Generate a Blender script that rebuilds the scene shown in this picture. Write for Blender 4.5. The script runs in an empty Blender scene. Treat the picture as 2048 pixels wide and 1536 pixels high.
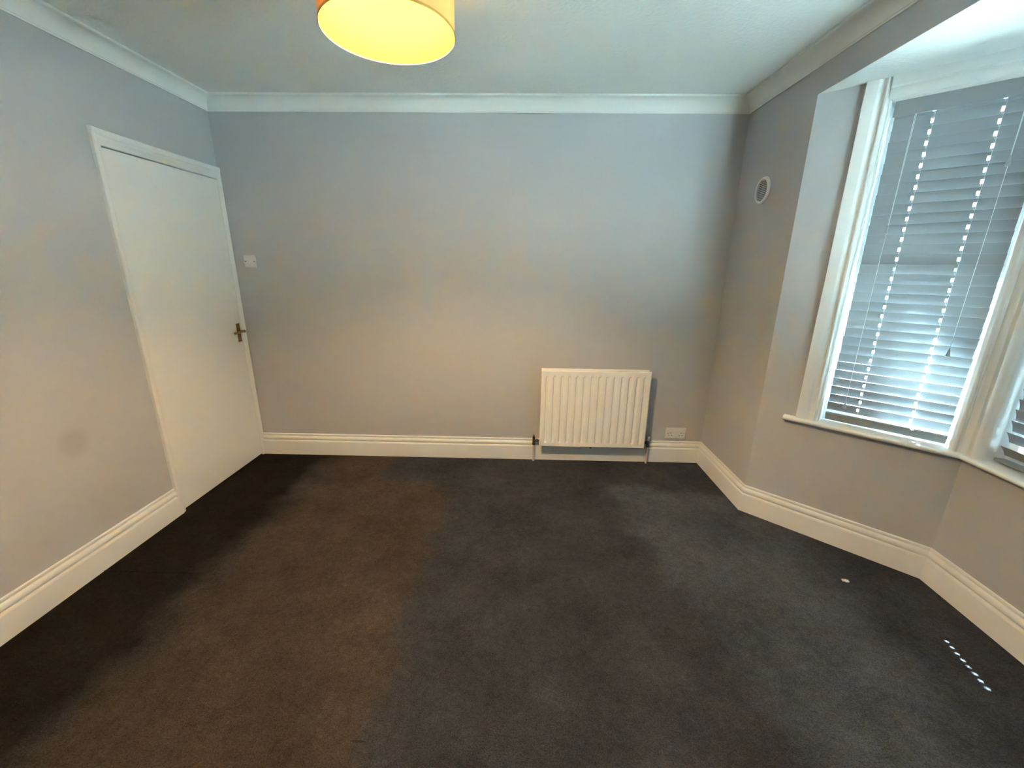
import bpy, bmesh, math, random
from mathutils import Vector, Matrix
random.seed(7)
S = bpy.context.scene
COL = S.collection

# ------------------------------------------------------------------ camera, world, sun, exposure
cam = bpy.data.cameras.new('camera')
cam.sensor_width = 36.0
cam.lens = 823.82 * 36.0 / 2048.0
cam.clip_start = 0.02
camo = bpy.data.objects.new('camera', cam)
COL.objects.link(camo)
FW = Vector((-0.01994, 0.96139, -0.27445)).normalized()
RT = Vector((0.99964, 0.02406, 0.01166)).normalized()
UP = RT.cross(FW).normalized()
camo.matrix_world = Matrix(((RT.x, UP.x, -FW.x, 0.0), (RT.y, UP.y, -FW.y, 0.0),
                            (RT.z, UP.z, -FW.z, 1.455), (0, 0, 0, 1)))
S.camera = camo

S.view_settings.view_transform = 'Standard'
S.view_settings.look = 'None'
S.view_settings.gamma = 1.0
S.view_settings.exposure = 0.2
S.view_settings.use_curve_mapping = False
S.cycles.use_denoising = True
S.cycles.max_bounces = 12
S.cycles.diffuse_bounces = 8
S.cycles.glossy_bounces = 3
S.cycles.transparent_max_bounces = 24
S.cycles.sample_clamp_indirect = 80.0
S.cycles.caustics_reflective = False
S.cycles.caustics_refractive = False

SKY_STRENGTH = 28.0
SUN_STRENGTH = 640.0
BULB_STRENGTH = 3000.0

world = bpy.data.worlds.new('sky')
world.use_nodes = True
bg = world.node_tree.nodes['Background']
bg.inputs['Color'].default_value = (0.52, 0.82, 1.0, 1)
bg.inputs['Strength'].default_value = SKY_STRENGTH
S.world = world

sun = bpy.data.lights.new('sun', 'SUN')
sun.energy = SUN_STRENGTH
sun.color = (0.64, 0.94, 1.0)
sun.angle = math.radians(0.53)
suno = bpy.data.objects.new('sun', sun)
COL.objects.link(suno)
SUN_EL = math.radians(56.8)
to_sun = Vector((0.2337 * math.cos(SUN_EL), 0.9723 * math.cos(SUN_EL), math.sin(SUN_EL)))
suno.rotation_euler = to_sun.to_track_quat('Z', 'Y').to_euler()
suno.location = (4, 8, 9)

# ------------------------------------------------------------------ measurements (metres)
XL, XR, YB, YN = -2.036, 1.404, 2.972, -1.02
ZC, ZBAY, ZCOVE = 2.47, 2.265, 2.387
BAY = [(1.404, 2.317), (2.002, 1.744), (1.937, 0.295), (1.404, -0.280)]
SILL = 0.672
PI = math.pi

# ------------------------------------------------------------------ materials
def mat(name, color, rough=0.6, metal=0.0, spec=0.4, noise=None, bump=None, trans=None):
    m = bpy.data.materials.new(name); m.use_nodes = True
    nt = m.node_tree; b = nt.nodes['Principled BSDF']
    b.inputs['Base Color'].default_value = (*color, 1)
    b.inputs['Roughness'].default_value = rough
    b.inputs['Metallic'].default_value = metal
    b.inputs['Specular IOR Level'].default_value = spec
    tc = nt.nodes.new('ShaderNodeTexCoord')
    if noise:                                   # (scale, amount): mottled colour
        n = nt.nodes.new('ShaderNodeTexNoise'); n.inputs['Scale'].default_value = noise[0]
        n.inputs['Detail'].default_value = 4
        nt.links.new(tc.outputs['Object'], n.inputs['Vector'])
        r = nt.nodes.new('ShaderNodeValToRGB')
        k = noise[1]
        r.color_ramp.elements[0].position = 0.3; r.color_ramp.elements[1].position = 0.7
        r.color_ramp.elements[0].color = (*[c * (1 - k) for c in color], 1)
        r.color_ramp.elements[1].color = (*[min(1, c * (1 + k)) for c in color], 1)
        nt.links.new(n.outputs['Fac'], r.inputs['Fac'])
        nt.links.new(r.outputs['Color'], b.inputs['Base Color'])
    if bump:                                    # (scale, strength, distance)
        n2 = nt.nodes.new('ShaderNodeTexNoise'); n2.inputs['Scale'].default_value = bump[0]
        n2.inputs['Detail'].default_value = 5
        nt.links.new(tc.outputs['Object'], n2.inputs['Vector'])
        bp = nt.nodes.new('ShaderNodeBump'); bp.inputs['Strength'].default_value = bump[1]
        bp.inputs['Distance'].default_value = bump[2]
        nt.links.new(n2.outputs['Fac'], bp.inputs['Height'])
        nt.links.new(bp.outputs['Normal'], b.inputs['Normal'])
    return m

WALLC = (0.43, 0.43, 0.45)
M = {}
M['wall'] = mat('grey wall paint', WALLC, 0.75, spec=0.25, noise=(1.3, 0.025), bump=(90, 0.12, 0.002))
M['white'] = mat('white gloss paint', (0.72, 0.72, 0.71), 0.38, spec=0.45, noise=(2.0, 0.02), bump=(35, 0.06, 0.002))
M['cove'] = mat('white cove paint', (0.74, 0.74, 0.72), 0.7, spec=0.25, noise=(3.0, 0.02), bump=(60, 0.08, 0.002))
M['radiator'] = mat('radiator enamel', (0.80, 0.78, 0.74), 0.26, spec=0.45, noise=(5, 0.015))
M['slat'] = mat('white slat lacquer', (0.25, 0.26, 0.28), 0.45, spec=0.4, noise=(8, 0.02))
M['plastic'] = mat('white plastic', (0.66, 0.65, 0.66), 0.35, noise=(12, 0.02))
M['grille'] = mat('grey vent plastic', (0.40, 0.42, 0.43), 0.5, noise=(12, 0.03))
M['dark'] = mat('dark opening', (0.015, 0.015, 0.016), 0.8, noise=(20, 0.2))
M['chrome'] = mat('worn chrome', (0.42, 0.42, 0.40), 0.28, metal=1.0, noise=(40, 0.15))
M['brass'] = mat('aged brass', (0.30, 0.18, 0.07), 0.35, metal=0.9, noise=(60, 0.25))
M['valve'] = mat('tarnished valve metal', (0.10, 0.11, 0.09), 0.35, metal=0.7, noise=(50, 0.35))
M['pipe'] = mat('painted pipe', (0.60, 0.54, 0.49), 0.4, noise=(20, 0.1))
M['cord'] = mat('white cord', (0.62, 0.65, 0.67), 0.8, noise=(90, 0.08))
M['tassel'] = mat('pale plastic tassel', (0.30, 0.33, 0.35), 0.3, noise=(60, 0.1))
M['paving'] = mat('pale concrete paving', (0.46, 0.46, 0.44), 0.9, noise=(1.2, 0.12), bump=(12, 0.3, 0.01))
M['render'] = mat('painted outside render', (0.55, 0.54, 0.51), 0.85, noise=(1.0, 0.08), bump=(40, 0.3, 0.006))
M['paper'] = mat('white scrap paper', (0.55, 0.55, 0.58), 0.6, noise=(60, 0.15))

def wall_left_mat():
    m = M['wall'].copy(); m.name = 'grey wall paint with scuff'
    nt = m.node_tree; b = nt.nodes['Principled BSDF']
    old = b.inputs['Base Color'].links[0].from_socket
    tc = nt.nodes.new('ShaderNodeTexCoord')
    mp = nt.nodes.new('ShaderNodeVectorMath'); mp.operation = 'SUBTRACT'
    mp.inputs[1].default_value = (XL, 1.690, 0.655)
    nt.links.new(tc.outputs['Object'], mp.inputs[0])
    sc = nt.nodes.new('ShaderNodeVectorMath'); sc.operation = 'MULTIPLY'
    sc.inputs[1].default_value = (0, 1.0, 0.95)
    nt.links.new(mp.outputs[0], sc.inputs[0])
    ln = nt.nodes.new('ShaderNodeVectorMath'); ln.operation = 'LENGTH'
    nt.links.new(sc.outputs[0], ln.inputs[0])
    mr = nt.nodes.new('ShaderNodeMapRange'); mr.interpolation_type = 'SMOOTHSTEP'
    mr.inputs['From Min'].default_value = 0.030; mr.inputs['From Max'].default_value = 0.085
    mr.inputs['To Min'].default_value = 0.34; mr.inputs['To Max'].default_value = 0.0
    nt.links.new(ln.outputs['Value'], mr.inputs['Value'])
    mx = nt.nodes.new('ShaderNodeMix'); mx.data_type = 'RGBA'
    nt.links.new(mr.outputs['Result'], mx.inputs['Factor'])
    nt.links.new(old, mx.inputs['A'])
    mx.inputs['B'].default_value = (0.30, 0.26, 0.23, 1)
    nt.links.new(mx.outputs['Result'], b.inputs['Base Color'])
    return m
M['wall_left'] = wall_left_mat()

def ceiling_mat():
    m = mat('textured ceiling paint', (0.76, 0.76, 0.74), 0.85, spec=0.15, noise=(0.9, 0.02))
    nt = m.node_tree; b = nt.nodes['Principled BSDF']
    tc = nt.nodes.new('ShaderNodeTexCoord')
    n1 = nt.nodes.new('ShaderNodeTexNoise'); n1.inputs['Scale'].default_value = 26; n1.inputs['Detail'].default_value = 6
    n1.inputs['Distortion'].default_value = 1.6
    n2 = nt.nodes.new('ShaderNodeTexVoronoi'); n2.inputs['Scale'].default_value = 60
    ad = nt.nodes.new('ShaderNodeMath'); ad.operation = 'MULTIPLY_ADD'; ad.inputs[1].default_value = 0.35
    for n in (n1, n2): nt.links.new(tc.outputs['Object'], n.inputs['Vector'])
    nt.links.new(n2.outputs['Distance'], ad.inputs[0]); nt.links.new(n1.outputs['Fac'], ad.inputs[2])
    bp = nt.nodes.new('ShaderNodeBump'); bp.inputs['Strength'].default_value = 0.35; bp.inputs['Distance'].default_value = 0.008
    nt.links.new(ad.outputs[0], bp.inputs['Height']); nt.links.new(bp.outputs['Normal'], b.inputs['Normal'])
    return m
M['ceiling'] = ceiling_mat()

def carpet_mat():
    m = bpy.data.materials.new('charcoal carpet'); m.use_nodes = True
    nt = m.node_tree; L = nt.links.new; b = nt.nodes['Principled BSDF']
    b.inputs['Roughness'].default_value = 1.0; b.inputs['Specular IOR Level'].default_value = 0.02
    b.inputs['Sheen Weight'].default_value = 0.0
    tc = nt.nodes.new('ShaderNodeTexCoord'); sx = nt.nodes.new('ShaderNodeSeparateXYZ')
    wob = nt.nodes.new('ShaderNodeTexNoise'); wob.inputs['Scale'].default_value = 4.5; wob.inputs['Detail'].default_value = 5
    L(tc.outputs['Object'], wob.inputs['Vector'])
    ofs = nt.nodes.new('ShaderNodeVectorMath'); ofs.operation = 'MULTIPLY_ADD'
    ofs.inputs[1].default_value = (0.34, 0.30, 0); ofs.inputs[2].default_value = (-0.17, -0.15, 0)
    L(wob.outputs['Color'], ofs.inputs[0])
    ad = nt.nodes.new('ShaderNodeVectorMath'); ad.operation = 'ADD'
    L(tc.outputs['Object'], ad.inputs[0]); L(ofs.outputs[0], ad.inputs[1]); L(ad.outputs[0], sx.inputs[0])
    def step(sock, a, bb):
        r = nt.nodes.new('ShaderNodeMapRange'); r.interpolation_type = 'SMOOTHSTEP'
        r.inputs['From Min'].default_value = a; r.inputs['From Max'].default_value = bb
        L(sock, r.inputs['Value']); return r.outputs['Result']
    def op(o, a, c):
        r = nt.nodes.new('ShaderNodeMath'); r.operation = o
        for i, v in enumerate((a, c)):
            if isinstance(v, (int, float)): r.inputs[i].default_value = v
            else: L(v, r.inputs[i])
        return r.outputs[0]
    X, Y = sx.outputs['X'], sx.outputs['Y']
    # lighter brown strip running down the room
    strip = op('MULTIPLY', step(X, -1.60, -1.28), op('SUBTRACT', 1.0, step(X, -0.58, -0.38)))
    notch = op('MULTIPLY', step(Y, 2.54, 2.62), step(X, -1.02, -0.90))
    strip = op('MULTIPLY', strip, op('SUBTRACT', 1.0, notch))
    # window light towards the bay, painted in as a paler bluish patch
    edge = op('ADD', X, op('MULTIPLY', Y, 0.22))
    bay_light = op('MULTIPLY', step(edge, 1.02, 1.22), op('SUBTRACT', 1.0, step(Y, 2.46, 2.62)))
    bay_light = op('MULTIPLY', bay_light, op('SUBTRACT', 1.0, step(X, 1.35, 1.75)))
    def mix(a, c, f):
        x = nt.nodes.new('ShaderNodeMix'); x.data_type = 'RGBA'
        for nme, v in (('A', a), ('B', c)):
            if isinstance(v, tuple): x.inputs[nme].default_value = (*v, 1)
            else: L(v, x.inputs[nme])
        if isinstance(f, float): x.inputs['Factor'].default_value = f
        else: L(f, x.inputs['Factor'])
        return x.outputs['Result']
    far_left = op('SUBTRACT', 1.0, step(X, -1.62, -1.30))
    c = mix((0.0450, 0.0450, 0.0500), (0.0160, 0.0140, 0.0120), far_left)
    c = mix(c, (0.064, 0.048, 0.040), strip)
    c = mix(c, (0.070, 0.075, 0.086), bay_light)
    # broad blotches and fine pile grain
    bl = nt.nodes.new('ShaderNodeTexNoise'); bl.inputs['Scale'].default_value = 2.6; bl.inputs['Detail'].default_value = 6
    bl.inputs['Roughness'].default_value = 0.65
    L(tc.outputs['Object'], bl.inputs['Vector'])
    gr = nt.nodes.new('ShaderNodeTexNoise'); gr.inputs['Scale'].default_value = 210; gr.inputs['Detail'].default_value = 3
    L(tc.outputs['Object'], gr.inputs['Vector'])
    g1 = nt.nodes.new('ShaderNodeMapRange'); g1.inputs['From Min'].default_value = 0.3; g1.inputs['From Max'].default_value = 0.7
    g1.inputs['To Min'].default_value = 0.66; g1.inputs['To Max'].default_value = 1.30
    L(bl.outputs['Fac'], g1.inputs['Value'])
    g2 = nt.nodes.new('ShaderNodeMapRange'); g2.inputs['From Min'].default_value = 0.25; g2.inputs['From Max'].default_value = 0.75
    g2.inputs['To Min'].default_value = 0.6; g2.inputs['To Max'].default_value = 1.4
    L(gr.outputs['Fac'], g2.inputs['Value'])
    md = nt.nodes.new('ShaderNodeTexNoise'); md.inputs['Scale'].default_value = 38; md.inputs['Detail'].default_value = 5
    md.inputs['Roughness'].default_value = 0.7; md.inputs['Distortion'].default_value = 1.2
    L(tc.outputs['Object'], md.inputs['Vector'])
    g3 = nt.nodes.new('ShaderNodeMapRange'); g3.inputs['From Min'].default_value = 0.3; g3.inputs['From Max'].default_value = 0.7
    g3.inputs['To Min'].default_value = 0.74; g3.inputs['To Max'].default_value = 1.26
    L(md.outputs['Fac'], g3.inputs['Value'])
    gg = op('MULTIPLY', op('MULTIPLY', g1.outputs['Result'], g2.outputs['Result']), g3.outputs['Result'])
    vm = nt.nodes.new('ShaderNodeVectorMath'); vm.operation = 'SCALE'
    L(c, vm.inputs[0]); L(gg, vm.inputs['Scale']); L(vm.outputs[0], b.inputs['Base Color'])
    # trodden pile relief: stretched scuffs plus tuft grain
    mp = nt.nodes.new('ShaderNodeMapping'); mp.inputs['Scale'].default_value = (14, 34, 1); mp.inputs['Rotation'].default_value = (0, 0, 0.25)
    L(tc.outputs['Object'], mp.inputs['Vector'])
    sc = nt.nodes.new('ShaderNodeTexNoise'); sc.inputs['Scale'].default_value = 1.0; sc.inputs['Detail'].default_value = 7
    sc.inputs['Roughness'].default_value = 0.7; sc.inputs['Distortion'].default_value = 0.8
    L(mp.outputs[0], sc.inputs['Vector'])
    hh = op('ADD', op('MULTIPLY', sc.outputs['Fac'], 1.0), op('MULTIPLY', gr.outputs['Fac'], 0.35))
    bp = nt.nodes.new('ShaderNodeBump'); bp.inputs['Strength'].default_value = 0.7; bp.inputs['Distance'].default_value = 0.012
    L(hh, bp.inputs['Height']); L(bp.outputs['Normal'], b.inputs['Normal'])
    return m
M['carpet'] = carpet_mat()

def glass_mat():
    m = bpy.data.materials.new('window glass'); m.use_nodes = True
    nt = m.node_tree; nt.nodes.clear()
    o = nt.nodes.new('ShaderNodeOutputMaterial'); t = nt.nodes.new('ShaderNodeBsdfTransparent')
    t.inputs['Color'].default_value = (0.93, 0.96, 0.95, 1)
    g = nt.nodes.new('ShaderNodeBsdfGlossy'); g.inputs['Roughness'].default_value = 0.03
    f = nt.nodes.new('ShaderNodeFresnel'); f.inputs['IOR'].default_value = 1.45
    x = nt.nodes.new('ShaderNodeMixShader')
    nt.links.new(f.outputs[0], x.inputs[0]); nt.links.new(t.outputs[0], x.inputs[1]); nt.links.new(g.outputs[0], x.inputs[2])
    nt.links.new(x.outputs[0], o.inputs[0])
    return m
M['glass'] = glass_mat()

def shade_mat(name, diff, transl, f):
    m = bpy.data.materials.new(name); m.use_nodes = True
    nt = m.node_tree; nt.nodes.clear()
    o = nt.nodes.new('ShaderNodeOutputMaterial')
    d = nt.nodes.new('ShaderNodeBsdfDiffuse'); d.inputs['Color'].default_value = (*diff, 1)
    t = nt.nodes.new('ShaderNodeBsdfTranslucent'); t.inputs['Color'].default_value = (*transl, 1)
    n = nt.nodes.new('ShaderNodeTexNoise'); n.inputs['Scale'].default_value = 140
    tc = nt.nodes.new('ShaderNodeTexCoord'); nt.links.new(tc.outputs['Object'], n.inputs['Vector'])
    bp = nt.nodes.new('ShaderNodeBump'); bp.inputs['Strength'].default_value = 0.1; bp.inputs['Distance'].default_value = 0.001
    nt.links.new(n.outputs['Fac'], bp.inputs['Height']); nt.links.new(bp.outputs['Normal'], d.inputs['Normal'])
    x = nt.nodes.new('ShaderNodeMixShader'); x.inputs[0].default_value = f
    nt.links.new(d.outputs[0], x.inputs[1]); nt.links.new(t.outputs[0], x.inputs[2]); nt.links.new(x.outputs[0], o.inputs[0])
    return m
M['shade'] = shade_mat('orange shade fabric', (0.80, 0.42, 0.15), (0.85, 0.26, 0.075), 0.045)
M['lining'] = shade_mat('pale yellow shade lining', (0.34, 0.29, 0.008), (0.90, 0.60, 0.25), 0.06)
M['shade_trim'] = mat('shade hem tape', (0.45, 0.24, 0.07), 0.8, noise=(60, 0.1))

def bulb_mat():
    m = bpy.data.materials.new('lit bulb glass'); m.use_nodes = True
    nt = m.node_tree; nt.nodes.clear()
    o = nt.nodes.new('ShaderNodeOutputMaterial'); e = nt.nodes.new('ShaderNodeEmission')
    e.inputs['Color'].default_value = (1.0, 0.69, 0.40, 1); e.inputs['Strength'].default_value = BULB_STRENGTH
    nt.links.new(e.outputs[0], o.inputs[0])
    return m
M['bulb'] = bulb_mat()

# ------------------------------------------------------------------ helpers
def finish(bm, name, m, parent=None, loc=None, smooth=False, recalc=True):
    if recalc: bmesh.ops.recalc_face_normals(bm, faces=bm.faces[:])
    me = bpy.data.meshes.new(name); bm.to_mesh(me); bm.free()
    if m: me.materials.append(m)
    if smooth:
        for p in me.polygons: p.use_smooth = True
        try: me.set_sharp_from_angle(angle=math.radians(38))
        except Exception: pass
    o = bpy.data.objects.new(name, me); COL.objects.link(o)
    if parent: o.parent = parent
    if loc: o.location = loc
    return o

def link_copy(src, parent=None, loc=None, rot=None):
    c = src.copy(); COL.objects.link(c)
    if parent is not None: c.parent = parent
    if loc is not None: c.location = loc
    if rot is not None: c.rotation_euler = rot
    return c

def empty(name, loc=(0, 0, 0), rz=0.0):
    o = bpy.data.objects.new(name, None); COL.objects.link(o)
    o.location = loc; o.rotation_euler = (0, 0, rz); o.empty_display_size = 0.1
    return o

def tag(o, label, cat, group=None, kind=None):
    o['label'] = label; o['category'] = cat
    if group: o['group'] = group
    if kind: o['kind'] = kind
    return o

def box(bm, a, b, bev=0.0, seg=2):
    r = bmesh.ops.create_cube(bm, size=1.0)
    v = r['verts']
    for k in v:
        k.co = Vector(((a[i] + b[i]) / 2 + k.co[i] * (b[i] - a[i])) for i in range(3))
    if bev > 0:
        es = list({e for k in v for e in k.link_edges})
        bmesh.ops.bevel(bm, geom=es, offset=bev, segments=seg, affect='EDGES', profile=0.5)

def cyl(bm, p, q, r, seg=16, r2=None, caps=True):
    p, q = Vector(p), Vector(q); d = q - p
    mtx = Matrix.Translation((p + q) / 2) @ d.to_track_quat('Z', 'Y').to_matrix().to_4x4()
    bmesh.ops.create_cone(bm, cap_ends=caps, segments=seg, radius1=r, radius2=r if r2 is None else r2, depth=d.length, matrix=mtx)

def lathe(bm, prof, seg=32, axis=(0, 0, 1), org=(0, 0, 0), closed=False):
    q = Vector((0, 0, 1)).rotation_difference(Vector(axis)).to_matrix()
    org = Vector(org); rings = []
    for r, z in prof:
        if r < 1e-6: rings.append([bm.verts.new(org + q @ Vector((0, 0, z)))])
        else: rings.append([bm.verts.new(org + q @ Vector((r * math.cos(2 * PI * i / seg), r * math.sin(2 * PI * i / seg), z))) for i in range(seg)])
    pairs = list(zip(rings, rings[1:])) + ([(rings[-1], rings[0])] if closed else [])
    for a, b in pairs:
        for i in range(seg):
            j = (i + 1) % seg
            f = [a[i] if len(a) > 1 else a[0], a[j] if len(a) > 1 else None, b[j] if len(b) > 1 else b[0], b[i] if len(b) > 1 else None]
            f = [x for x in f if x is not None]
            if len(f) > 2: bm.faces.new(f)

def prism(bm, poly, z0, z1):
    """vertical prism over an xy polygon"""
    lo = [bm.verts.new((x, y, z0)) for x, y in poly]; hi = [bm.verts.new((x, y, z1)) for x, y in poly]
    n = len(poly)
    for i in range(n): bm.faces.new((lo[i], lo[(i + 1) % n], hi[(i + 1) % n], hi[i]))
    bm.faces.new(lo[::-1]); bm.faces.new(hi)

def tube(bm, pts, r, seg=8):
    pts = [Vector(p) for p in pts]; rings = []
    for i, p in enumerate(pts):
        d = (pts[min(i + 1, len(pts) - 1)] - pts[max(i - 1, 0)]).normalized()
        q = d.to_track_quat('Z', 'Y').to_matrix()
        rings.append([bm.verts.new(p + q @ Vector((r * math.cos(2 * PI * k / seg), r * math.sin(2 * PI * k / seg), 0))) for k in range(seg)])
    for a, b in zip(rings, rings[1:]):
        for k in range(seg): bm.faces.new((a[k], a[(k + 1) % seg], b[(k + 1) % seg], b[k]))
    bm.faces.new(rings[0][::-1]); bm.faces.new(rings[-1])

def inward(a, b):
    t = (Vector(b) - Vector(a)).normalized(); return Vector((t.y, -t.x))     # room side of a clockwise path

def miter(prev, a, b, nxt, end):
    """offset direction (per unit inward offset) at one end of segment a-b"""
    n = inward(a, b); t = (Vector(b) - Vector(a)).normalized()
    if end == 0:
        if prev is None: return n
        m = inward(prev, a)
    else:
        if nxt is None: return n
        m = inward(b, nxt)
    s = n + m
    return s / s.dot(n) if s.length > 1e-6 else n

def sweep_seg(name, a, b, prev, nxt, prof, m, smooth=False, close=True):
    """profile (inward offset, z) swept from a to b with mitred ends"""
    bm = bmesh.new(); A, B = Vector(a), Vector(b)
    ma, mb = miter(prev, a, b, nxt, 0), miter(prev, a, b, nxt, 1)
    va = [bm.verts.new((*(A + ma * o), z)) for o, z in prof]
    vb = [bm.verts.new((*(B + mb * o), z)) for o, z in prof]
    n = len(prof)
    for i in range(n if close else n - 1):
        j = (i + 1) % n
        bm.faces.new((va[i], vb[i], vb[j], va[j]))
    if close: bm.faces.new(va[::-1]); bm.faces.new(vb)
    return finish(bm, name, m, smooth=smooth)

def struct(o, label, cat):
    return tag(o, label, cat, kind='structure')

# ------------------------------------------------------------------ shell
ROOM = [(XL, YB), (XR, YB)] + BAY + [(XR, YN), (XL, YN)]
bm = bmesh.new(); prism(bm, [(x, y) for x, y in [(XL - .12, YB + .12), (XR + .15, YB + .12), (XR + .15, 2.5), (2.2, 1.85), (2.13, .2), (XR + .15, -.45), (XR + .15, YN - .12), (XL - .12, YN - .12)]], -0.12, 0.0)
floor = struct(finish(bm, 'floor', M['carpet']), 'dark charcoal fitted carpet with a lighter brown strip down the left half', 'floor')
# carpet joint and small cut in the pile
bm = bmesh.new()
for k in range(14):
    x0, x1 = -2.015 + k * 0.0425, -2.015 + (k + 1) * 0.0425
    w = 0.0022 + 0.0012 * math.sin(k * 1.7); h = 0.0035
    y0 = 1.638 + 0.0012 * math.sin(k * 0.9)
    vs = [bm.verts.new(c) for c in ((x0, y0 - w - .003, 0.0004), (x1, y0 - w - .003, 0.0004), (x1, y0, h), (x0, y0, h), (x0, y0 + w, 0.0004), (x1, y0 + w, 0.0004))]
    bm.faces.new((vs[0], vs[1], vs[2], vs[3])); bm.faces.new((vs[3], vs[2], vs[5], vs[4]))
finish(bm, 'carpet_seam', M['carpet'], floor)
bm = bmesh.new()
prism(bm, [(-0.522, 0.934), (-0.507, 0.9315), (-0.480, 0.932), (-0.468, 0.934), (-0.482, 0.9362), (-0.506, 0.9368)], 0.0002, 0.0012)
c = finish(bm, 'carpet_cut', M['dark'], floor); c['label'] = 'short dark cut in the carpet pile'

bm = bmesh.new(); box(bm, (XL - .12, YN - .12, ZC), (XR + .30, YB + .12, ZC + .12))
struct(finish(bm, 'ceiling', M['ceiling']), 'white textured ceiling of the main room', 'ceiling')
bm = bmesh.new(); prism(bm, [(XR + .30, 2.62), (2.40, 1.93), (2.33, .12), (XR + .30, -.60)] , ZBAY, ZBAY + .20)
prism(bm, [(XR + .0005, 2.316), (XR + .30, 2.62), (XR + .30, -.60), (XR + .0005, -.279)], ZBAY, ZBAY + .20)
struct(finish(bm, 'ceiling_bay', M['ceiling']), 'lower white textured ceiling over the bay window', 'ceiling')

bm = bmesh.new(); box(bm, (XL - .12, YB, 0), (XR + .30, YB + .12, ZC))
struct(finish(bm, 'wall_back', M['wall']), 'plain grey back wall behind the radiator', 'wall')
bm = bmesh.new(); box(bm, (XL - .12, YN - .12, 0), (XR + .30, YN, ZC))
struct(finish(bm, 'wall_near', M['wall']), 'grey wall behind the camera', 'wall')
# left wall with the doorway
DY0, DY1, DZ = 2.150, 2.950, 1.998
bm = bmesh.new()
box(bm, (XL - .12, YN, 0), (XL, DY0, ZC)); box(bm, (XL - .12, DY1, 0), (XL, YB, ZC)); box(bm, (XL - .12, DY0, DZ), (XL, DY1, ZC))
box(bm, (XL - .16, DY0 - .05, 0), (XL - .1205, DY1 + .02, ZC))  # unseen panel added behind the doorway, blocks outside light under the door
struct(finish(bm, 'wall_left', M['wall_left']), 'grey left wall beside the white door, with a faint round scuff', 'wall')
# right wall: pier, header over the bay, near pier
bm = bmesh.new()
t0 = (Vector(BAY[1]) - Vector(BAY[0])).normalized(); n0 = Vector((-t0.y, t0.x))
prism(bm, [(XR, YB), (XR, 2.317), tuple(Vector(BAY[0]) + n0 * .30), (XR + .30, YB)], 0, ZC)
t2 = (Vector(BAY[3]) - Vector(BAY[2])).normalized(); n2 = Vector((-t2.y, t2.x))
prism(bm, [(XR, BAY[3][1]), (XR, YN), (XR + .30, YN), tuple(Vector(BAY[3]) + n2 * .30)], 0, ZC)
box(bm, (XR, BAY[3][1], ZBAY + .001), (XR + .10, 2.317, ZC))
struct(finish(bm, 'wall_right', M['wall']), 'grey right wall with the round vent and the beam over the bay', 'wall')

def seg_frame(i):
    a, b = Vector(BAY[i]), Vector(BAY[i + 1]); t = (b - a).normalized()
    return a, math.atan2(t.y, t.x), (b - a).length
WT = 0.14
PIERS = {0: (0.240, None), 1: (None, None), 2: (None, 0.240)}
BNAME = ['back', 'front', 'near']
for i in range(3):
    a, b = Vector(BAY[i]), Vector(BAY[i + 1])
    prev = Vector(BAY[i - 1]) if i > 0 else None
    nxt = Vector(BAY[i + 2]) if i < 2 else None
    ma, mb = miter(prev, a, b, nxt, 0), miter(prev, a, b, nxt, 1)
    bm = bmesh.new()
    prism(bm, [tuple(a), tuple(b), tuple(b - mb * WT), tuple(a - ma * WT)], 0, SILL - .026)
    t = (b - a).normalized(); n = Vector((-t.y, t.x))
    if PIERS[i][0]: prism(bm, [tuple(a), tuple(a + t * PIERS[i][0]), tuple(a + t * PIERS[i][0] + n * WT), tuple(a + n * WT)], SILL - .026, ZBAY)
    if PIERS[i][1]: prism(bm, [tuple(b - t * PIERS[i][1]), tuple(b), tuple(b + n * WT), tuple(b - t * PIERS[i][1] + n * WT)], SILL - .026, ZBAY)
    struct(finish(bm, 'wall_bay_' + BNAME[i], M['wall']),
           ['grey bay wall slanting away under the window with the cords', 'grey bay wall under the front window at the right edge', 'grey bay wall on the near side, out of the picture'][i], 'wall')

# ------------------------------------------------------------------ skirting and coving
SK = [(0, 0.172), (.005, .172), (.0085, .169), (.0095, .164), (.0085, .159), (.004, .1565), (.004, .1535), (.010, .151), (.0145, .145), (.0165, .137),
      (.0165, .130), (.0135, .1245), (.0085, .1225), (.0085, .1185), (.0165, .1165), (.0195, .112), (.020, .106), (.020, 0.0), (0, 0)]
def skirting(name, a, b, prev, nxt, label):
    return struct(sweep_seg(name, a, b, prev, nxt, SK, M['white'], smooth=True), label, 'skirting board')
skirting('baseboard_left', (XL, YN), (XL, 2.1225), (XR, YN), None, 'white moulded skirting along the left wall up to the door')
skirting('baseboard_back', (XL, YB), (XR, YB), None, BAY[0], 'white moulded skirting along the back wall under the radiator')
skirting('baseboard_right', (XR, YB), BAY[0], (XL, YB), BAY[1], 'short white moulded skirting on the right wall below the vent')
skirting('baseboard_bay_back', BAY[0], BAY[1], (XR, YB), BAY[2], 'white moulded skirting along the slanting bay wall')
skirting('baseboard_bay_front', BAY[1], BAY[2], BAY[0], BAY[3], 'white moulded skirting along the bay front wall at right edge')
skirting('baseboard_bay_near', BAY[2], BAY[3], BAY[1], (XR, YN), 'white moulded skirting on the near bay wall, out of the picture')
skirting('baseboard_right_near', BAY[3], (XR, YN), BAY[2], (XL, YN), 'white moulded skirting on the near end of the right wall, out of the picture')
skirting('baseboard_near', (XR, YN), (XL, YN), BAY[3], (XL, YB), 'white moulded skirting on the wall behind the camera')
CV = [(0, ZCOVE), (.005, ZCOVE), (.006, ZCOVE + .003), (.006, ZCOVE + .007)]
for k in range(11):
    u = k / 10 * PI / 2
    CV.append((.008 + .054 * (1 - math.cos(u)), ZCOVE + .009 + .061 * math.sin(u)))
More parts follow.
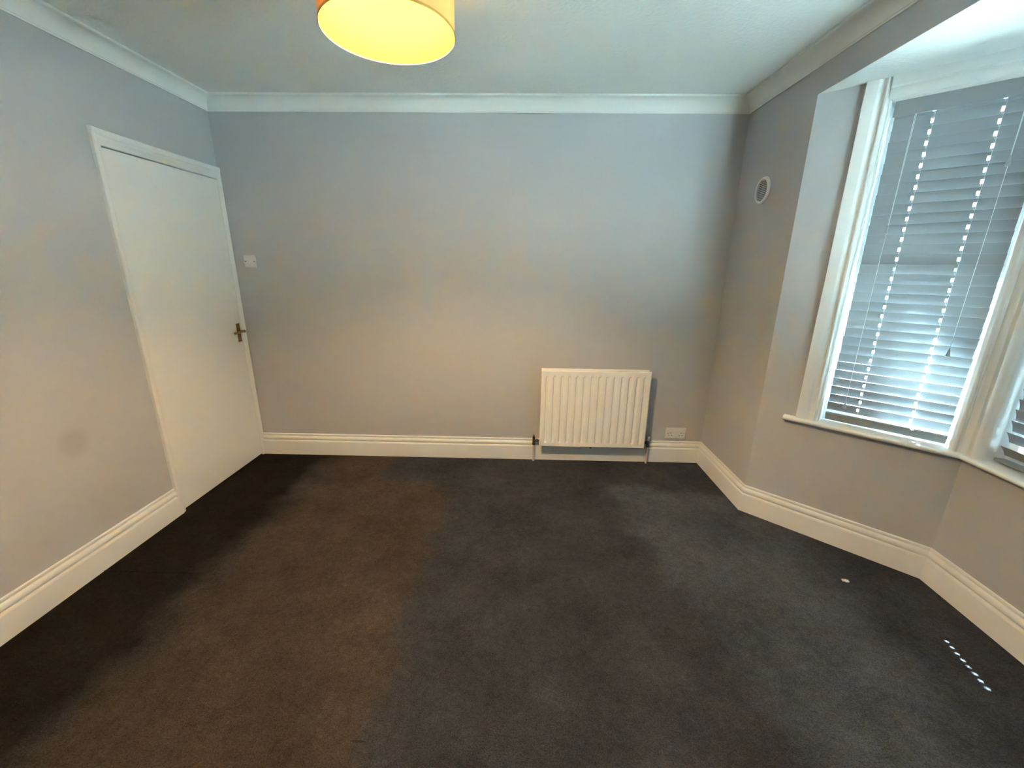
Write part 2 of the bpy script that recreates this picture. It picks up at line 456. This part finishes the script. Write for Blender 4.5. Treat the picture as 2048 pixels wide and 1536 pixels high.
CV += [(.066, ZC - .012), (.071, ZC - .009), (.072, ZC - .002), (.072, ZC), (0, ZC)]
RC = [(XL, YB), (XR, YB), (XR, YN), (XL, YN)]
for i, (nm, lb) in enumerate([('trim_1', 'white plaster coving above the back wall'), ('trim_2', 'white plaster coving above the bay beam on the right'),
                              ('trim_3', 'white plaster coving above the wall behind the camera'), ('trim_4', 'white plaster coving above the left wall and door')]):
    struct(sweep_seg(nm, RC[i], RC[(i + 1) % 4], RC[i - 1], RC[(i + 2) % 4], CV, M['cove'], smooth=True), lb, 'coving')

# ------------------------------------------------------------------ door
door = struct(empty('door_1', (XL, 2.555, 0)), 'flush white painted door closed in the left wall, aged brass lever', 'door')
OY = -2.555
def architrave(y0, y1, flip, name, ztop):
    """upright, profile across y, proud of the wall"""
    w = y1 - y0
    P = [(0, 0), (0, .016), (.004, .020), (.30 * w, .021), (.42 * w, .019), (.50 * w, .0155), (.60 * w, .0145), (.66 * w, .0165), (.74 * w, .0165), (.80 * w, .013), (w - .003, .012), (w, .009), (w, 0)]
    bm = bmesh.new()
    poly = [(x, (y0 + s if not flip else y1 - s) + OY) for s, x in P]
    prism(bm, poly, 0, ztop); return finish(bm, name, M['white'], door, smooth=True)
architrave(2.119, 2.160, False, 'architrave_upright', 2.062)
architrave(2.940, 2.971, True, 'architrave_upright', 2.062)
bm = bmesh.new()
hw = 0.072
P = [(0, 0), (0, .016), (.004, .020), (.28 * hw, .021), (.36 * hw, .0185), (.42 * hw, .0165), (.48 * hw, .0185), (.60 * hw, .018), (.68 * hw, .014), (.74 * hw, .0125), (hw, .011), (hw, 0)]
v0 = [bm.verts.new((x, 2.1212 + OY, 1.9895 + hw - s)) for s, x in P]; v1 = [bm.verts.new((x, 2.9695 + OY, 1.9895 + hw - s)) for s, x in P]
for i in range(len(P)): bm.faces.new((v0[i], v1[i], v1[(i + 1) % len(P)], v0[(i + 1) % len(P)]))
bm.faces.new(v0[::-1]); bm.faces.new(v1)
finish(bm, 'architrave_head', M['white'], door, smooth=True)
bm = bmesh.new()      # lining of the opening behind the leaf
box(bm, (-.12, 2.150 + OY, 0), (0.004, 2.1625 + OY, 1.998)); box(bm, (-.12, 2.9475 + OY, 0), (0.004, 2.950 + OY, 1.998)); box(bm, (-.12, 2.150 + OY, 1.9885), (0.004, 2.950 + OY, 1.998))
box(bm, (-.12, 2.1625 + OY, 0), (-.05, 2.175 + OY, 1.99)); box(bm, (-.12, 2.1625 + OY, 1.97), (-.05, 2.9475 + OY, 1.9885)); box(bm, (-.12, 2.935 + OY, 0), (-.05, 2.9475 + OY, 1.99))
finish(bm, 'door_lining', M['white'], door)
bm = bmesh.new(); box(bm, (-.044, 2.1655 + OY, .010), (.004, 2.9455 + OY, 1.9835), .0018, 1)
leaf = finish(bm, 'door_leaf', M['white'], door)
bm = bmesh.new(); box(bm, (.0035, 2.8875 + OY, .908), (.0075, 2.9225 + OY, 1.040), .0015, 2)
hp = finish(bm, 'handle_plate', M['brass'], leaf); hp['label'] = 'aged brass lever plate'
bm = bmesh.new()
zl, yl = .985, 2.905 + OY
cyl(bm, (.007, yl, zl), (.014, yl, zl), .0125, 20)
tube(bm, [(.012, yl, zl), (.034, yl, zl), (.046, yl - .003, zl), (.052, yl - .014, zl), (.053, yl - .04, zl + .001), (.052, yl - .075, zl + .001), (.050, yl - .100, zl - .001)], .0072, 12)
bmesh.ops.create_uvsphere(bm, u_segments=14, v_segments=10, radius=.0092, matrix=Matrix.Translation((.050, yl - .100, zl - .001)))
bmesh.ops.create_uvsphere(bm, u_segments=14, v_segments=10, radius=.0105, matrix=Matrix.Translation((.049, yl - .004, zl)))
lv = finish(bm, 'lever_handle', M['brass'], leaf, smooth=True); lv['label'] = 'aged brass lever handle'
for z in (.295, 1.70):
    bm = bmesh.new(); box(bm, (-.002, 2.1615 + OY, z - .04), (.0052, 2.1665 + OY, z + .04), .001, 1)
    cyl(bm, (.0052, 2.164 + OY, z - .04), (.0052, 2.164 + OY, z + .04), .0034, 10)
    finish(bm, 'hinge', M['white'], leaf)
bm = bmesh.new()
for z in (.962, 1.031, .917): cyl(bm, (.0072, 2.905 + OY, z), (.0084, 2.905 + OY, z), .0035, 10)
finish(bm, 'plate_screws', M['valve'], leaf)

# ------------------------------------------------------------------ bay windows
def moulding_vert(name, parent, pts, z0, z1):
    bm = bmesh.new(); prism(bm, pts, z0, z1); return finish(bm, name, M['white'], parent, smooth=True)

CAS = [(0, 0.0), (0, -.020), (.002, -.022), (.044, -.022), (.047, -.020), (.050, -.014), (.056, -.010), (.064, -.009), (.069, -.011), (.071, -.016), (.076, -.019), (.081, -.018),
       (.084, -.013), (.087, -.006), (.092, -.003), (.096, -.004), (.099, .001), (.102, .006), (.102, .135), (.055, .135), (.055, 0)]
def sweep_head(name, parent, s0, s1, ztop):
    PR = [(0, .0), (0, -.020), (.038, -.020), (.041, -.015), (.044, -.010), (.050, -.012), (.062, -.016), (.074, -.014), (.080, -.008), (.083, -.004), (.088, -.004), (.092, .004), (.096, .012), (.096, .135), (0, .135)]
    bm = bmesh.new()
    a = [bm.verts.new((s0, y, ztop - d)) for d, y in PR]; b = [bm.verts.new((s1, y, ztop - d)) for d, y in PR]
    for i in range(len(PR)): bm.faces.new((a[i], b[i], b[(i + 1) % len(PR)], a[(i + 1) % len(PR)]))
    bm.faces.new(a[::-1]); bm.faces.new(b)
    return finish(bm, name, M['white'], parent, smooth=True)

def make_window(i, s0, s1, label, nsash=1):
    """s0..s1: clear opening along the bay wall"""
    a, rz, L = seg_frame(i)
    w = struct(empty('window_%d' % (i + 1), (a.x, a.y, 0), rz), label, 'window')
    e0 = s0 - .004 if i != 0 else s0 - .012; e1 = s1 + .004 if i != 2 else s1 + .012
    sweep_head('window_head', w, e0, e1, ZBAY)
    z0, z1 = SILL, ZBAY - .09
    div = (s1 - s0) / nsash
    for k in range(nsash):
        x0, x1 = s0 + k * div, s0 + (k + 1) * div
        zm = 1.46
        for nm, (za, zb, yo) in (('lower_sash', (z0, zm + .02, .088)), ('upper_sash', (zm - .02, z1, .110))):
            bm = bmesh.new()
            sw = .034
            box(bm, (x0, yo, za), (x0 + sw, yo + .02, zb)); box(bm, (x1 - sw, yo, za), (x1, yo + .02, zb))
            box(bm, (x0 + sw, yo, za), (x1 - sw, yo + .02, za + (.055 if nm == 'lower_sash' else .04)))
            box(bm, (x0 + sw, yo, zb - .04), (x1 - sw, yo + .02, zb))
            sash = finish(bm, nm, M['white'], w)
            bm = bmesh.new(); q = [bm.verts.new(c) for c in ((x0 + sw, yo + .012, za + .04), (x1 - sw, yo + .012, za + .04), (x1 - sw, yo + .012, zb - .04), (x0 + sw, yo + .012, zb - .04))]
            bm.faces.new(q); finish(bm, 'pane', M['glass'], sash)
    return w, a, rz, L

SIL = [(-.135, SILL), (.026, SILL), (.032, SILL - .003), (.036, SILL - .009), (.036, SILL - .015), (.032, SILL - .022), (.026, SILL - .0245), (.004, SILL - .026), (-.135, SILL - .026)]
L0 = seg_frame(0)[2]; L1 = seg_frame(1)[2]; L2 = seg_frame(2)[2]
w1, a1, r1, _ = make_window(0, .286, .776, 'tall sash window in the slanting bay wall behind the left blind')
w2, a2, r2, _ = make_window(1, .076, L1 - .076, 'wide bay front window at the right edge of the picture', 2)
w3, a3, r3, _ = make_window(2, L2 - .776, L2 - .286, 'sash window on the near side of the bay, out of the picture')
moulding_vert('casing', w1, [(s + .184, y) for s, y in CAS], SILL, ZBAY)
moulding_vert('casing', w3, [(L2 - .184 - s, y) for s, y in CAS], SILL, ZBAY)
# corner posts (cross-sections follow both neighbouring walls)
def corner_post(parent, rz, org, C, ta, tb, name):
    na, nb = Vector((-ta.y, ta.x)), Vector((-tb.y, tb.x))
    sgn = lambda s, y, t, n: C + t * s + n * y
    half = [(-.052, .135), (-.052, .010), (-.050, .004), (-.046, .001), (-.043, -.006), (-.038, -.011), (-.031, -.0125), (-.026, -.010), (-.023, -.006), (-.019, -.005), (-.016, -.010), (-.012, -.014)]
    pts = [sgn(s, y, ta, na) for s, y in half]
    halfb = [(.010, -.014), (.020, -.0145), (.024, -.012), (.027, -.006), (.031, -.004), (.034, -.008), (.040, -.0145), (.049, -.017), (.058, -.0145), (.063, -.008), (.066, -.003), (.070, -.001), (.074, .004), (.076, .010), (.076, .135)]
    pts += [sgn(s, y, tb, nb) for s, y in halfb]
    m = na + nb; pts.append(C + m / m.dot(na) * .135)
    R = Matrix.Rotation(-rz, 2)
    loc = [tuple(R @ (p - org)) for p in pts]
    bm = bmesh.new(); prism(bm, loc, SILL - .001, ZBAY)
    return finish(bm, name, M['white'], parent, smooth=True)
ts = [(Vector(BAY[k + 1]) - Vector(BAY[k])).normalized() for k in range(3)]
corner_post(w1, r1, Vector(BAY[0]), Vector(BAY[1]), ts[0], ts[1], 'corner_post')
corner_post(w2, r2, Vector(BAY[1]), Vector(BAY[2]), ts[1], ts[2], 'corner_post')
sp = [tuple(Vector(BAY[0]) + ts[0] * .128), BAY[1], BAY[2], tuple(Vector(BAY[3]) - ts[2] * .128)]
for k in range(3):
    o = sweep_seg('window_sill', sp[k], sp[k + 1], sp[k - 1] if k else None, sp[k + 2] if k < 2 else None, SIL, M['white'], smooth=True)
    w = (w1, w2, w3)[k]
    o.parent = w
    o.matrix_parent_inverse = (Matrix.Translation(w.location) @ Matrix.Rotation(w.rotation_euler.z, 4, 'Z')).inverted()

# ------------------------------------------------------------------ venetian blinds
SW, PITCH, TILT = .050, .0440, math.radians(67.5)
HOLE_W = .0100
def slat_mesh(length, holes):
    """thin crowned slat with routed cord holes; local x along, y across (inner = -y), z up"""
    bm = bmesh.new()
    us = [-.025, -.0205, -.0150, -.0090, -.0045, 0, .0045, .0090, .0150, .0205, .025]
    xs = [0.0]
    for h in holes: xs += [h - HOLE_W / 2, h + HOLE_W / 2]
    xs.append(length)
    cr = lambda u: .0030 * (1 - (u / .025) ** 2)
    th = .0019
    for zt in (0, 1):
        g = [[bm.verts.new((x, u, cr(u) + (th if zt else 0))) for u in us] for x in xs]
        for i in range(len(xs) - 1):
            for j in range(len(us) - 1):
                hole = (i % 2 == 1) and 3 <= j <= 6
                if not hole: bm.faces.new((g[i][j], g[i + 1][j], g[i + 1][j + 1], g[i][j + 1]))
        if zt == 0: lo = g
        else: hi = g
    def rim(p, q): bm.faces.new((lo[p[0]][p[1]], lo[q[0]][q[1]], hi[q[0]][q[1]], hi[p[0]][p[1]]))
    nx, nu = len(xs), len(us)
    for i in range(nx - 1): rim((i, 0), (i + 1, 0)); rim((i, nu - 1), (i + 1, nu - 1))
    for j in range(nu - 1): rim((0, j), (0, j + 1)); rim((nx - 1, j), (nx - 1, j + 1))
    for i in range(1, nx - 1, 2):
        rim((i, 3), (i + 1, 3)); rim((i, 7), (i + 1, 7))
        for j in range(3, 7): rim((i, j), (i, j + 1)); rim((i + 1, j), (i + 1, j + 1))
    bmesh.ops.recalc_face_normals(bm, faces=bm.faces[:])
    me = bpy.data.meshes.new('slat'); bm.to_mesh(me); bm.free(); me.materials.append(M['slat'])
    for p in me.polygons: p.use_smooth = True
    try: me.set_sharp_from_angle(angle=math.radians(40))
    except Exception: pass
    return me

def make_blind(i, s0, s1, holes, label, bunched=0, cords=(), tilt=TILT):
    a, rz, L = seg_frame(i)
    yb = .046                                    # blind centre, recessed behind the wall plane
    org = Vector((a.x, a.y, 0)) + Matrix.Rotation(rz, 3, 'Z') @ Vector((s0, yb, 0))
    b = tag(empty('venetian_blind', (org.x, org.y, SILL), rz), label, 'blind', 'white venetian blinds in the bay')
    W = s1 - s0; z = lambda zz: zz - SILL
    bm = bmesh.new(); box(bm, (.002, -.026, z(2.148)), (W - .002, .026, z(2.172)), .002, 1)
    finish(bm, 'headrail', M['slat'], b)
    bm = bmesh.new(); box(bm, (-.004, -.036, z(2.108)), (W + .004, -.029, z(2.174)), .002, 2)
    finish(bm, 'valance', M['slat'], b)
    me = slat_mesh(W, holes)
    zs = [2.122 - k * PITCH for k in range(32)]
    nb = len(zs)
    for k, zz in enumerate(zs):
        o = bpy.data.objects.new('slat', me); COL.objects.link(o); o.parent = b
        tl = tilt + random.uniform(-.012, .012)
        if bunched:
            r = nb - 1 - k
            if r == 0: tl = math.radians(55); zz = .731
            elif r == 1: tl = math.radians(62); zz -= .010
            elif r == 2: tl = math.radians(69); zz -= .004
        o.location = (random.uniform(-.0012, .0012), 0, z(zz))
        o.rotation_euler = (-tl, random.uniform(-.0012, .0012), 0)
    # bottom rail
    bm = bmesh.new(); box(bm, (0, -.025, -.007), (W, .025, .007), .004, 2)
    br = finish(bm, 'bottom_rail', M['slat'], b, smooth=True)
    br.location = (0, 0, z(.702 if not bunched else .690)); br.rotation_euler = (-math.radians(58 if not bunched else 8), 0, 0)
    for h in holes:
        for (yy, r) in ((0, .0006), (-.0135, .0006), (.0135, .0006)):
            bm = bmesh.new(); cyl(bm, (h + (.0042 if yy else 0), yy, z(.715)), (h + (.0042 if yy else 0), yy, z(2.13)), r, 6)
            finish(bm, 'ladder_cord' if yy else 'lift_cord', M['cord'], b)
    for (x, zb, dx) in cords:
        bm = bmesh.new()
        tube(bm, [(x, -.031, z(2.112)), (x + dx * .3, -.034, z(1.6 if zb < 1.5 else 1.9)), (x + dx, -.034, z(zb))], .0011, 6)
        pc = finish(bm, 'pull_cord', M['cord'], b)
        bm = bmesh.new()
        lathe(bm, [(0, 0), (.0022, 0), (.003, -.004), (.0052, -.018), (.0085, -.031), (.0085, -.035), (.006, -.038), (0, -.038)], 14, org=(x + dx, -.034, z(zb) + .002))
        finish(bm, 'tassel', M['tassel'], pc, smooth=True)
    return b
make_blind(0, .303, .7655, [.128, .329], 'white venetian blind with two hanging cords in the slanting bay window',
           cords=[(.074, 1.655, -.002), (.070, .802, .004), (.386, 1.895, .000), (.388, 1.125, -.006)])
make_blind(1, .094, L1 / 2 - .012, [.13, L1 / 2 - .106 - .13], 'white venetian blind cut off by right edge, slats bunched at sill', bunched=1, tilt=math.radians(74))

# the blinds out of the picture are set a little flatter
make_blind(1, L1 / 2 + .012, L1 - .094, [.13, L1 / 2 - .106 - .13], 'white venetian blind on the near half of the bay front, out of the picture', tilt=math.radians(50))
make_blind(2, L2 - .759, L2 - .303, [.128, .329], 'white venetian blind on the near side of the bay, out of the picture', tilt=math.radians(40))

# daylight portals: guide the sky's light through the three openings, they add no light
for i, (s0, s1) in enumerate(((.286, .776), (.076, L1 - .076), (L2 - .776, L2 - .286))):
    a, rz, L = seg_frame(i)
    l = bpy.data.lights.new('window_portal', 'AREA'); l.shape = 'RECTANGLE'; l.size = s1 - s0; l.size_y = 1.5
    l.cycles.is_portal = True
    o = bpy.data.objects.new('window_portal', l); COL.objects.link(o)
    c = Vector((a.x, a.y, 0)) + Matrix.Rotation(rz, 3, 'Z') @ Vector(((s0 + s1) / 2, .145, 1.43))
    nin = Matrix.Rotation(rz, 3, 'Z') @ Vector((0, -1, 0))
    o.location = c; o.rotation_euler = (-nin).to_track_quat('Z', 'Y').to_euler()

# ------------------------------------------------------------------ outside
bm = bmesh.new(); box(bm, (XR - 2, -14, -.55), (24, 16, -.35))
struct(finish(bm, 'ground', M['paving']), 'pale paved front garden outside the bay', 'ground')
bm = bmesh.new(); box(bm, (XR + .30, 3.15, -.35), (2.09, 3.35, 7.0)); box(bm, (2.09, 3.15, 3.43), (2.85, 3.35, 7.0)); box(bm, (2.85, 3.15, -.35), (7.0, 3.35, 7.0))  # unseen wall added to block sun and sky; its gap admits the sun spots
struct(finish(bm, 'wall_shade_blocker', M['render']), 'unseen pale wall added outside beside the bay, shaped to shade the windows', 'wall')

# ------------------------------------------------------------------ radiator
RX0, RX1, RZ0, RZ1 = .152, .942, .146, .741
rad = tag(empty('radiator', ((RX0 + RX1) / 2, YB, 0)), 'white double panel radiator with vertical grooves under no window on back wall', 'radiator')
rad['label'] = 'white double panel radiator with vertical grooves fixed low on the back wall'
def panel(name, yf, x0, x1, z0, z1, groove=True):
    W, H = x1 - x0, z1 - z0
    bm = bmesh.new()
    n = 14; pitch = .0542; first = (W - pitch * (n - 1)) / 2
    xs = set([0, .006, W - .006, W])
    for k in range(n):
        c = first + k * pitch
        for d in (-.0125, -.0105, -.0075, -.004, 0, .004, .0075, .0105, .0125): xs.add(c + d)
    xs = sorted(xs)
    zt = [0, .006, .030, .036, .041, .046, .052, .060, .3 * H, .6 * H, H - .068, H - .060, H - .054, H - .049, H - .044, H - .038, H - .006, H]
    def depth(x, z):
        e = 0.0
        ed = min(x, W - x, z, H - z)
        if ed < .006: e = .006 * (1 - math.sqrt(max(0, 1 - (1 - ed / .006) ** 2))) + 0
        if groove:
            for k in range(n):
                c = first + k * pitch
                if abs(x - c) <= .0125:
                    dz = max(0, (.044 - z)) if z < .044 else max(0, z - (H - .052))
                    r = math.hypot(x - c, dz) / .0125
                    if r < 1: e += .0105 * (0.5 + 0.5 * math.cos(PI * max(0, (r - .3)) / .7)) if r > .3 else .0105
        return e
    g = [[bm.verts.new((x0 + x, yf + depth(x, z), z0 + z)) for z in zt] for x in xs]
    for i in range(len(xs) - 1):
        for j in range(len(zt) - 1): bm.faces.new((g[i][j], g[i + 1][j], g[i + 1][j + 1], g[i][j + 1]))
    bd = [g[i][0] for i in range(len(xs))] + [g[-1][j] for j in range(1, len(zt))] + [g[i][-1] for i in range(len(xs) - 2, -1, -1)] + [g[0][j] for j in range(len(zt) - 2, 0, -1)]
    bk = [bm.verts.new((v.co.x, yf + .017, v.co.z)) for v in bd]
    for k in range(len(bd)): bm.faces.new((bd[k], bk[k], bk[(k + 1) % len(bd)], bd[(k + 1) % len(bd)]))
    bm.faces.new(bk)
    o = finish(bm, name, M['radiator'], rad, smooth=True)
    o.location = (-(RX0 + RX1) / 2, -YB, 0); return o
YF = YB - .100
panel('front_panel', YF, RX0, RX1, RZ0, RZ1)
panel('rear_panel', YF + .048, RX0 + .002, RX1 - .004, RZ0 + .002, RZ1 + .002, groove=False)
rb = -(RX0 + RX1) / 2
def rpart(bm, name, m, smooth=False):
    o = finish(bm, name, m, rad, smooth=smooth); o.location = (rb, -YB, 0); return o
for x in (RX0 + .02, RX1 - .02):
    for z in (RZ0 + .024, RZ1 - .03):
        bm = bmesh.new(); cyl(bm, (x, YF + .012, z), (x, YF + .055, z), .017, 18)
        rpart(bm, 'panel_connector', M['radiator'], True)
for x in (RX0 + .16, RX1 - .16):
    bm = bmesh.new(); box(bm, (x - .018, YB - .038, RZ0 + .03), (x + .018, YB - .001, RZ1 - .06), .002, 1)
    rpart(bm, 'wall_bracket', M['radiator'])
bm = bmesh.new(); cyl(bm, (.545, YF + .03, RZ0 - .014), (.545, YF + .03, RZ0 + .006), .0055, 10); cyl(bm, (.545, YF + .03, RZ0 - .016), (.545, YF + .03, RZ0 - .010), .008, 8)
rpart(bm, 'drain_plug', M['valve'], True)
bm = bmesh.new(); cyl(bm, (RX1 - .002, YF + .03, RZ1 - .055), (RX1 + .006, YF + .03, RZ1 - .055), .008, 12); cyl(bm, (RX1 + .005, YF + .03, RZ1 - .055), (RX1 + .010, YF + .03, RZ1 - .055), .0035, 8)
rpart(bm, 'bleed_valve', M['radiator'], True)
# lockshield valve left, wheelhead valve right; pipes to floor
VY = YF + .060
for side, x, edge in (('l', .112, RX0), ('r', .984, RX1)):
    sg = 1 if side == 'l' else -1
    vz = RZ0 + .024
    bm = bmesh.new()
    cyl(bm, (x, VY, vz - .020), (x, VY, vz + .018), .0105, 14)
    cyl(bm, (x, VY, vz - .034), (x, VY, vz - .018), .0135, 6)
    cyl(bm, (x, VY, vz), (x + sg * .022, VY, vz), .0085, 12)
    cyl(bm, (x + sg * .018, VY, vz), (x + sg * .031, VY, vz), .0140, 6)
    cyl(bm, (x + sg * .030, VY, vz), (edge + sg * .006, VY, vz), .0085, 12)
    vb = rpart(bm, 'valve_body', M['valve'], True)
    if side == 'l':
        bm = bmesh.new(); lathe(bm, [(0, .048), (.003, .048), (.004, .036), (.0085, .032), (.0095, .018), (.0075, .016), (0, .016)], 14, org=(x, VY, vz))
        cp = finish(bm, 'lockshield_cap', M['dark'], vb, smooth=True)
        cp['label'] = 'small dark valve cap'
    else:
        bm = bmesh.new(); lathe(bm, [(0, .050), (.013, .049), (.0155, .046), (.0155, .036), (.0125, .030), (.0085, .028), (.0075, .016), (0, .016)], 18, org=(x, VY, vz))
        cp = finish(bm, 'valve_wheel', M['plastic'], vb, smooth=True)
        cp['label'] = 'white plastic valve wheel'
    bm = bmesh.new(); cyl(bm, (x, VY, 0), (x, VY, vz - .03), .0078, 14)
    rpart(bm, 'pipe', M['pipe'], True)

# ------------------------------------------------------------------ socket and blanking plate
so = tag(empty('wall_socket', (1.1985, YB, .239)), 'white double plug socket on the back wall right of the radiator', 'socket')
bm = bmesh.new(); box(bm, (-.076, -.010, -.043), (.076, 0, .043), .003, 3)
finish(bm, 'face_plate', M['plastic'], so, smooth=True)
for sx in (-1, 1):
    cx = sx * .040
    bm = bmesh.new(); box(bm, (sx * .008 - .0075 if False else sx * .0105 - .0075, -.0135, .006), (sx * .0105 + .0075, -.0095, .026), .002, 2)
    rk = finish(bm, 'rocker', M['plastic'], so)
    rk.rotation_euler = (math.radians(-4), 0, 0)
    for (dx, dz, w, h) in ((0, .004, .0042, .0085), (-.011, -.017, .0075, .0042), (.011, -.017, .0075, .0042)):
        bm = bmesh.new(); box(bm, (cx + dx - w / 2, -.0108, dz - h / 2), (cx + dx + w / 2, -.009, dz + h / 2))
        finish(bm, 'pin_hole', M['dark'], so)
for x in (-.0605, .0605):
    bm = bmesh.new(); cyl(bm, (x, -.0112, 0), (x, -.009, 0), .0034, 12); finish(bm, 'screw', M['valve'], so)
bp = tag(empty('blanking_plate', (-1.907, YB, 1.466)), 'small square white blanking plate beside the door on back wall', 'wall plate')
bm = bmesh.new(); box(bm, (-.043, -.009, -.043), (.043, 0, .043), .003, 3); finish(bm, 'face_plate', M['plastic'], bp, smooth=True)
for x in (-.030, .030):
    bm = bmesh.new(); cyl(bm, (x, -.0102, 0), (x, -.008, 0), .0036, 12); finish(bm, 'screw', M['valve'], bp)

# ------------------------------------------------------------------ round vent
ve = tag(empty('air_vent', (XR, 2.668, 1.900)), 'round grey louvred air vent high on the right wall beside bay', 'vent')
bm = bmesh.new()
lathe(bm, [(.058, 0), (.0745, 0), (.0755, .002), (.0745, .006), (.070, .0105), (.063, .0125), (.0585, .0115), (.0570, .008), (.0570, .001)], 48, axis=(-1, 0, 0))
finish(bm, 'rim', M['plastic'], ve, smooth=True)
bm = bmesh.new(); cyl(bm, (-.0005, 0, 0), (-.0022, 0, 0), .0572, 40); finish(bm, 'duct_opening', M['dark'], ve)
for k in range(11):
    z = -.050 + k * .010; hw = math.sqrt(max(0, .0572 ** 2 - z ** 2)) - .0004
    bm = bmesh.new()
    q = [(-.0032, z + .0052), (-.0042, z + .0056), (-.0112, z - .0030), (-.0102, z - .0034)]
    v0 = [bm.verts.new((x, -hw, zz)) for x, zz in q]; v1 = [bm.verts.new((x, hw, zz)) for x, zz in q]
    for i in range(4): bm.faces.new((v0[i], v1[i], v1[(i + 1) % 4], v0[(i + 1) % 4]))
    bm.faces.new(v0[::-1]); bm.faces.new(v1)
    finish(bm, 'louvre', M['grille'], ve)

# ------------------------------------------------------------------ pendant lamp
LX, LY, LZ, LR, LH = -.367, 1.308, 2.050, .174, .215
lamp = tag(empty('pendant_lamp', (LX, LY, ZC)), 'lit orange drum shade pendant lamp hanging from the ceiling', 'lamp')
zz = lambda v: v - ZC
bm = bmesh.new(); lathe(bm, [(0, 0), (.046, 0), (.048, -.006), (.044, -.016), (.030, -.026), (.012, -.031), (0, -.031)], 32)
finish(bm, 'ceiling_rose', M['plastic'], lamp, smooth=True)
bm = bmesh.new(); cyl(bm, (0, 0, -.028), (0, 0, zz(2.305)), .0035, 8); finish(bm, 'flex', M['plastic'], lamp)
bm = bmesh.new(); lathe(bm, [(0, zz(2.310)), (.010, zz(2.308)), (.017, zz(2.290)), (.019, zz(2.262)), (.019, zz(2.222)), (.016, zz(2.218)), (0, zz(2.218))], 20)
finish(bm, 'lamp_holder', M['plastic'], lamp, smooth=True)
bm = bmesh.new()
prof = [(0, zz(2.130))]
for k in range(1, 12):
    u = -PI / 2 + k / 12 * (PI * .5 + .9)
    prof.append((.029 * math.cos(u), zz(2.159) + .029 * math.sin(u)))
prof += [(.0135, zz(2.205)), (.0130, zz(2.222)), (0, zz(2.222))]
lathe(bm, prof, 24)
finish(bm, 'bulb', M['bulb'], lamp, smooth=True)
bm = bmesh.new()
lathe(bm, [(LR, zz(LZ)), (LR, zz(LZ + LH)), (LR - .0012, zz(LZ + LH)), (LR - .0012, zz(LZ))], 96, closed=True)
sh = finish(bm, 'shade', M['shade'], lamp, smooth=True)
sh.data.materials.append(M['lining'])
for p in sh.data.polygons:
    c = p.center
    if p.normal.x * c.x + p.normal.y * c.y < -.01: p.material_index = 1
for zr in (LZ, LZ + LH):
    bm = bmesh.new()
    lathe(bm, [(LR + .0012, zz(zr) - .002), (LR + .0012, zz(zr) + .004), (LR - .0006, zz(zr) + .004), (LR - .0006, zz(zr) - .002)], 96, closed=True)
    finish(bm, 'shade_hem', M['shade_trim'], sh)
bm = bmesh.new()
lathe(bm, [(.0235, zz(2.258)), (.0235, zz(2.262)), (.0195, zz(2.262)), (.0195, zz(2.258))], 24, closed=True)
for k in range(3):
    u = 2 * PI * k / 3 + .5
    cyl(bm, (.0225 * math.cos(u), .0225 * math.sin(u), zz(2.260)), ((LR - .001) * math.cos(u), (LR - .001) * math.sin(u), zz(LZ + LH - .003)), .0016, 8)
finish(bm, 'spider_frame', M['white'], lamp)

# ------------------------------------------------------------------ scrap on the carpet
bm = bmesh.new()
g = []
for i in range(7):
    row = []
    for j in range(5):
        x = (i - 3) * .0056 + random.uniform(-.0012, .0012); y = (j - 2) * .0052 + random.uniform(-.001, .001)
        z = .003 + .0045 * abs(math.sin(i * 1.3 + j * .8)) + random.uniform(0, .002)
        row.append(bm.verts.new((x * (1 - .12 * abs(j - 2)), y * (1 - .08 * abs(i - 3)), z)))
    g.append(row)
fs = [bm.faces.new((g[i][j], g[i + 1][j], g[i + 1][j + 1], g[i][j + 1])) for i in range(6) for j in range(4)]
ex = bmesh.ops.extrude_face_region(bm, geom=fs)
for v in [e for e in ex['geom'] if isinstance(e, bmesh.types.BMVert)]: v.co.z = max(.0002, v.co.z - .0032)
sc = finish(bm, 'paper_scrap', M['paper'])
sc.location = (1.597, 1.702, 0); sc.rotation_euler = (0, 0, -.35)
tag(sc, 'tiny crumpled white paper scrap lying on the carpet near the bay', 'litter')
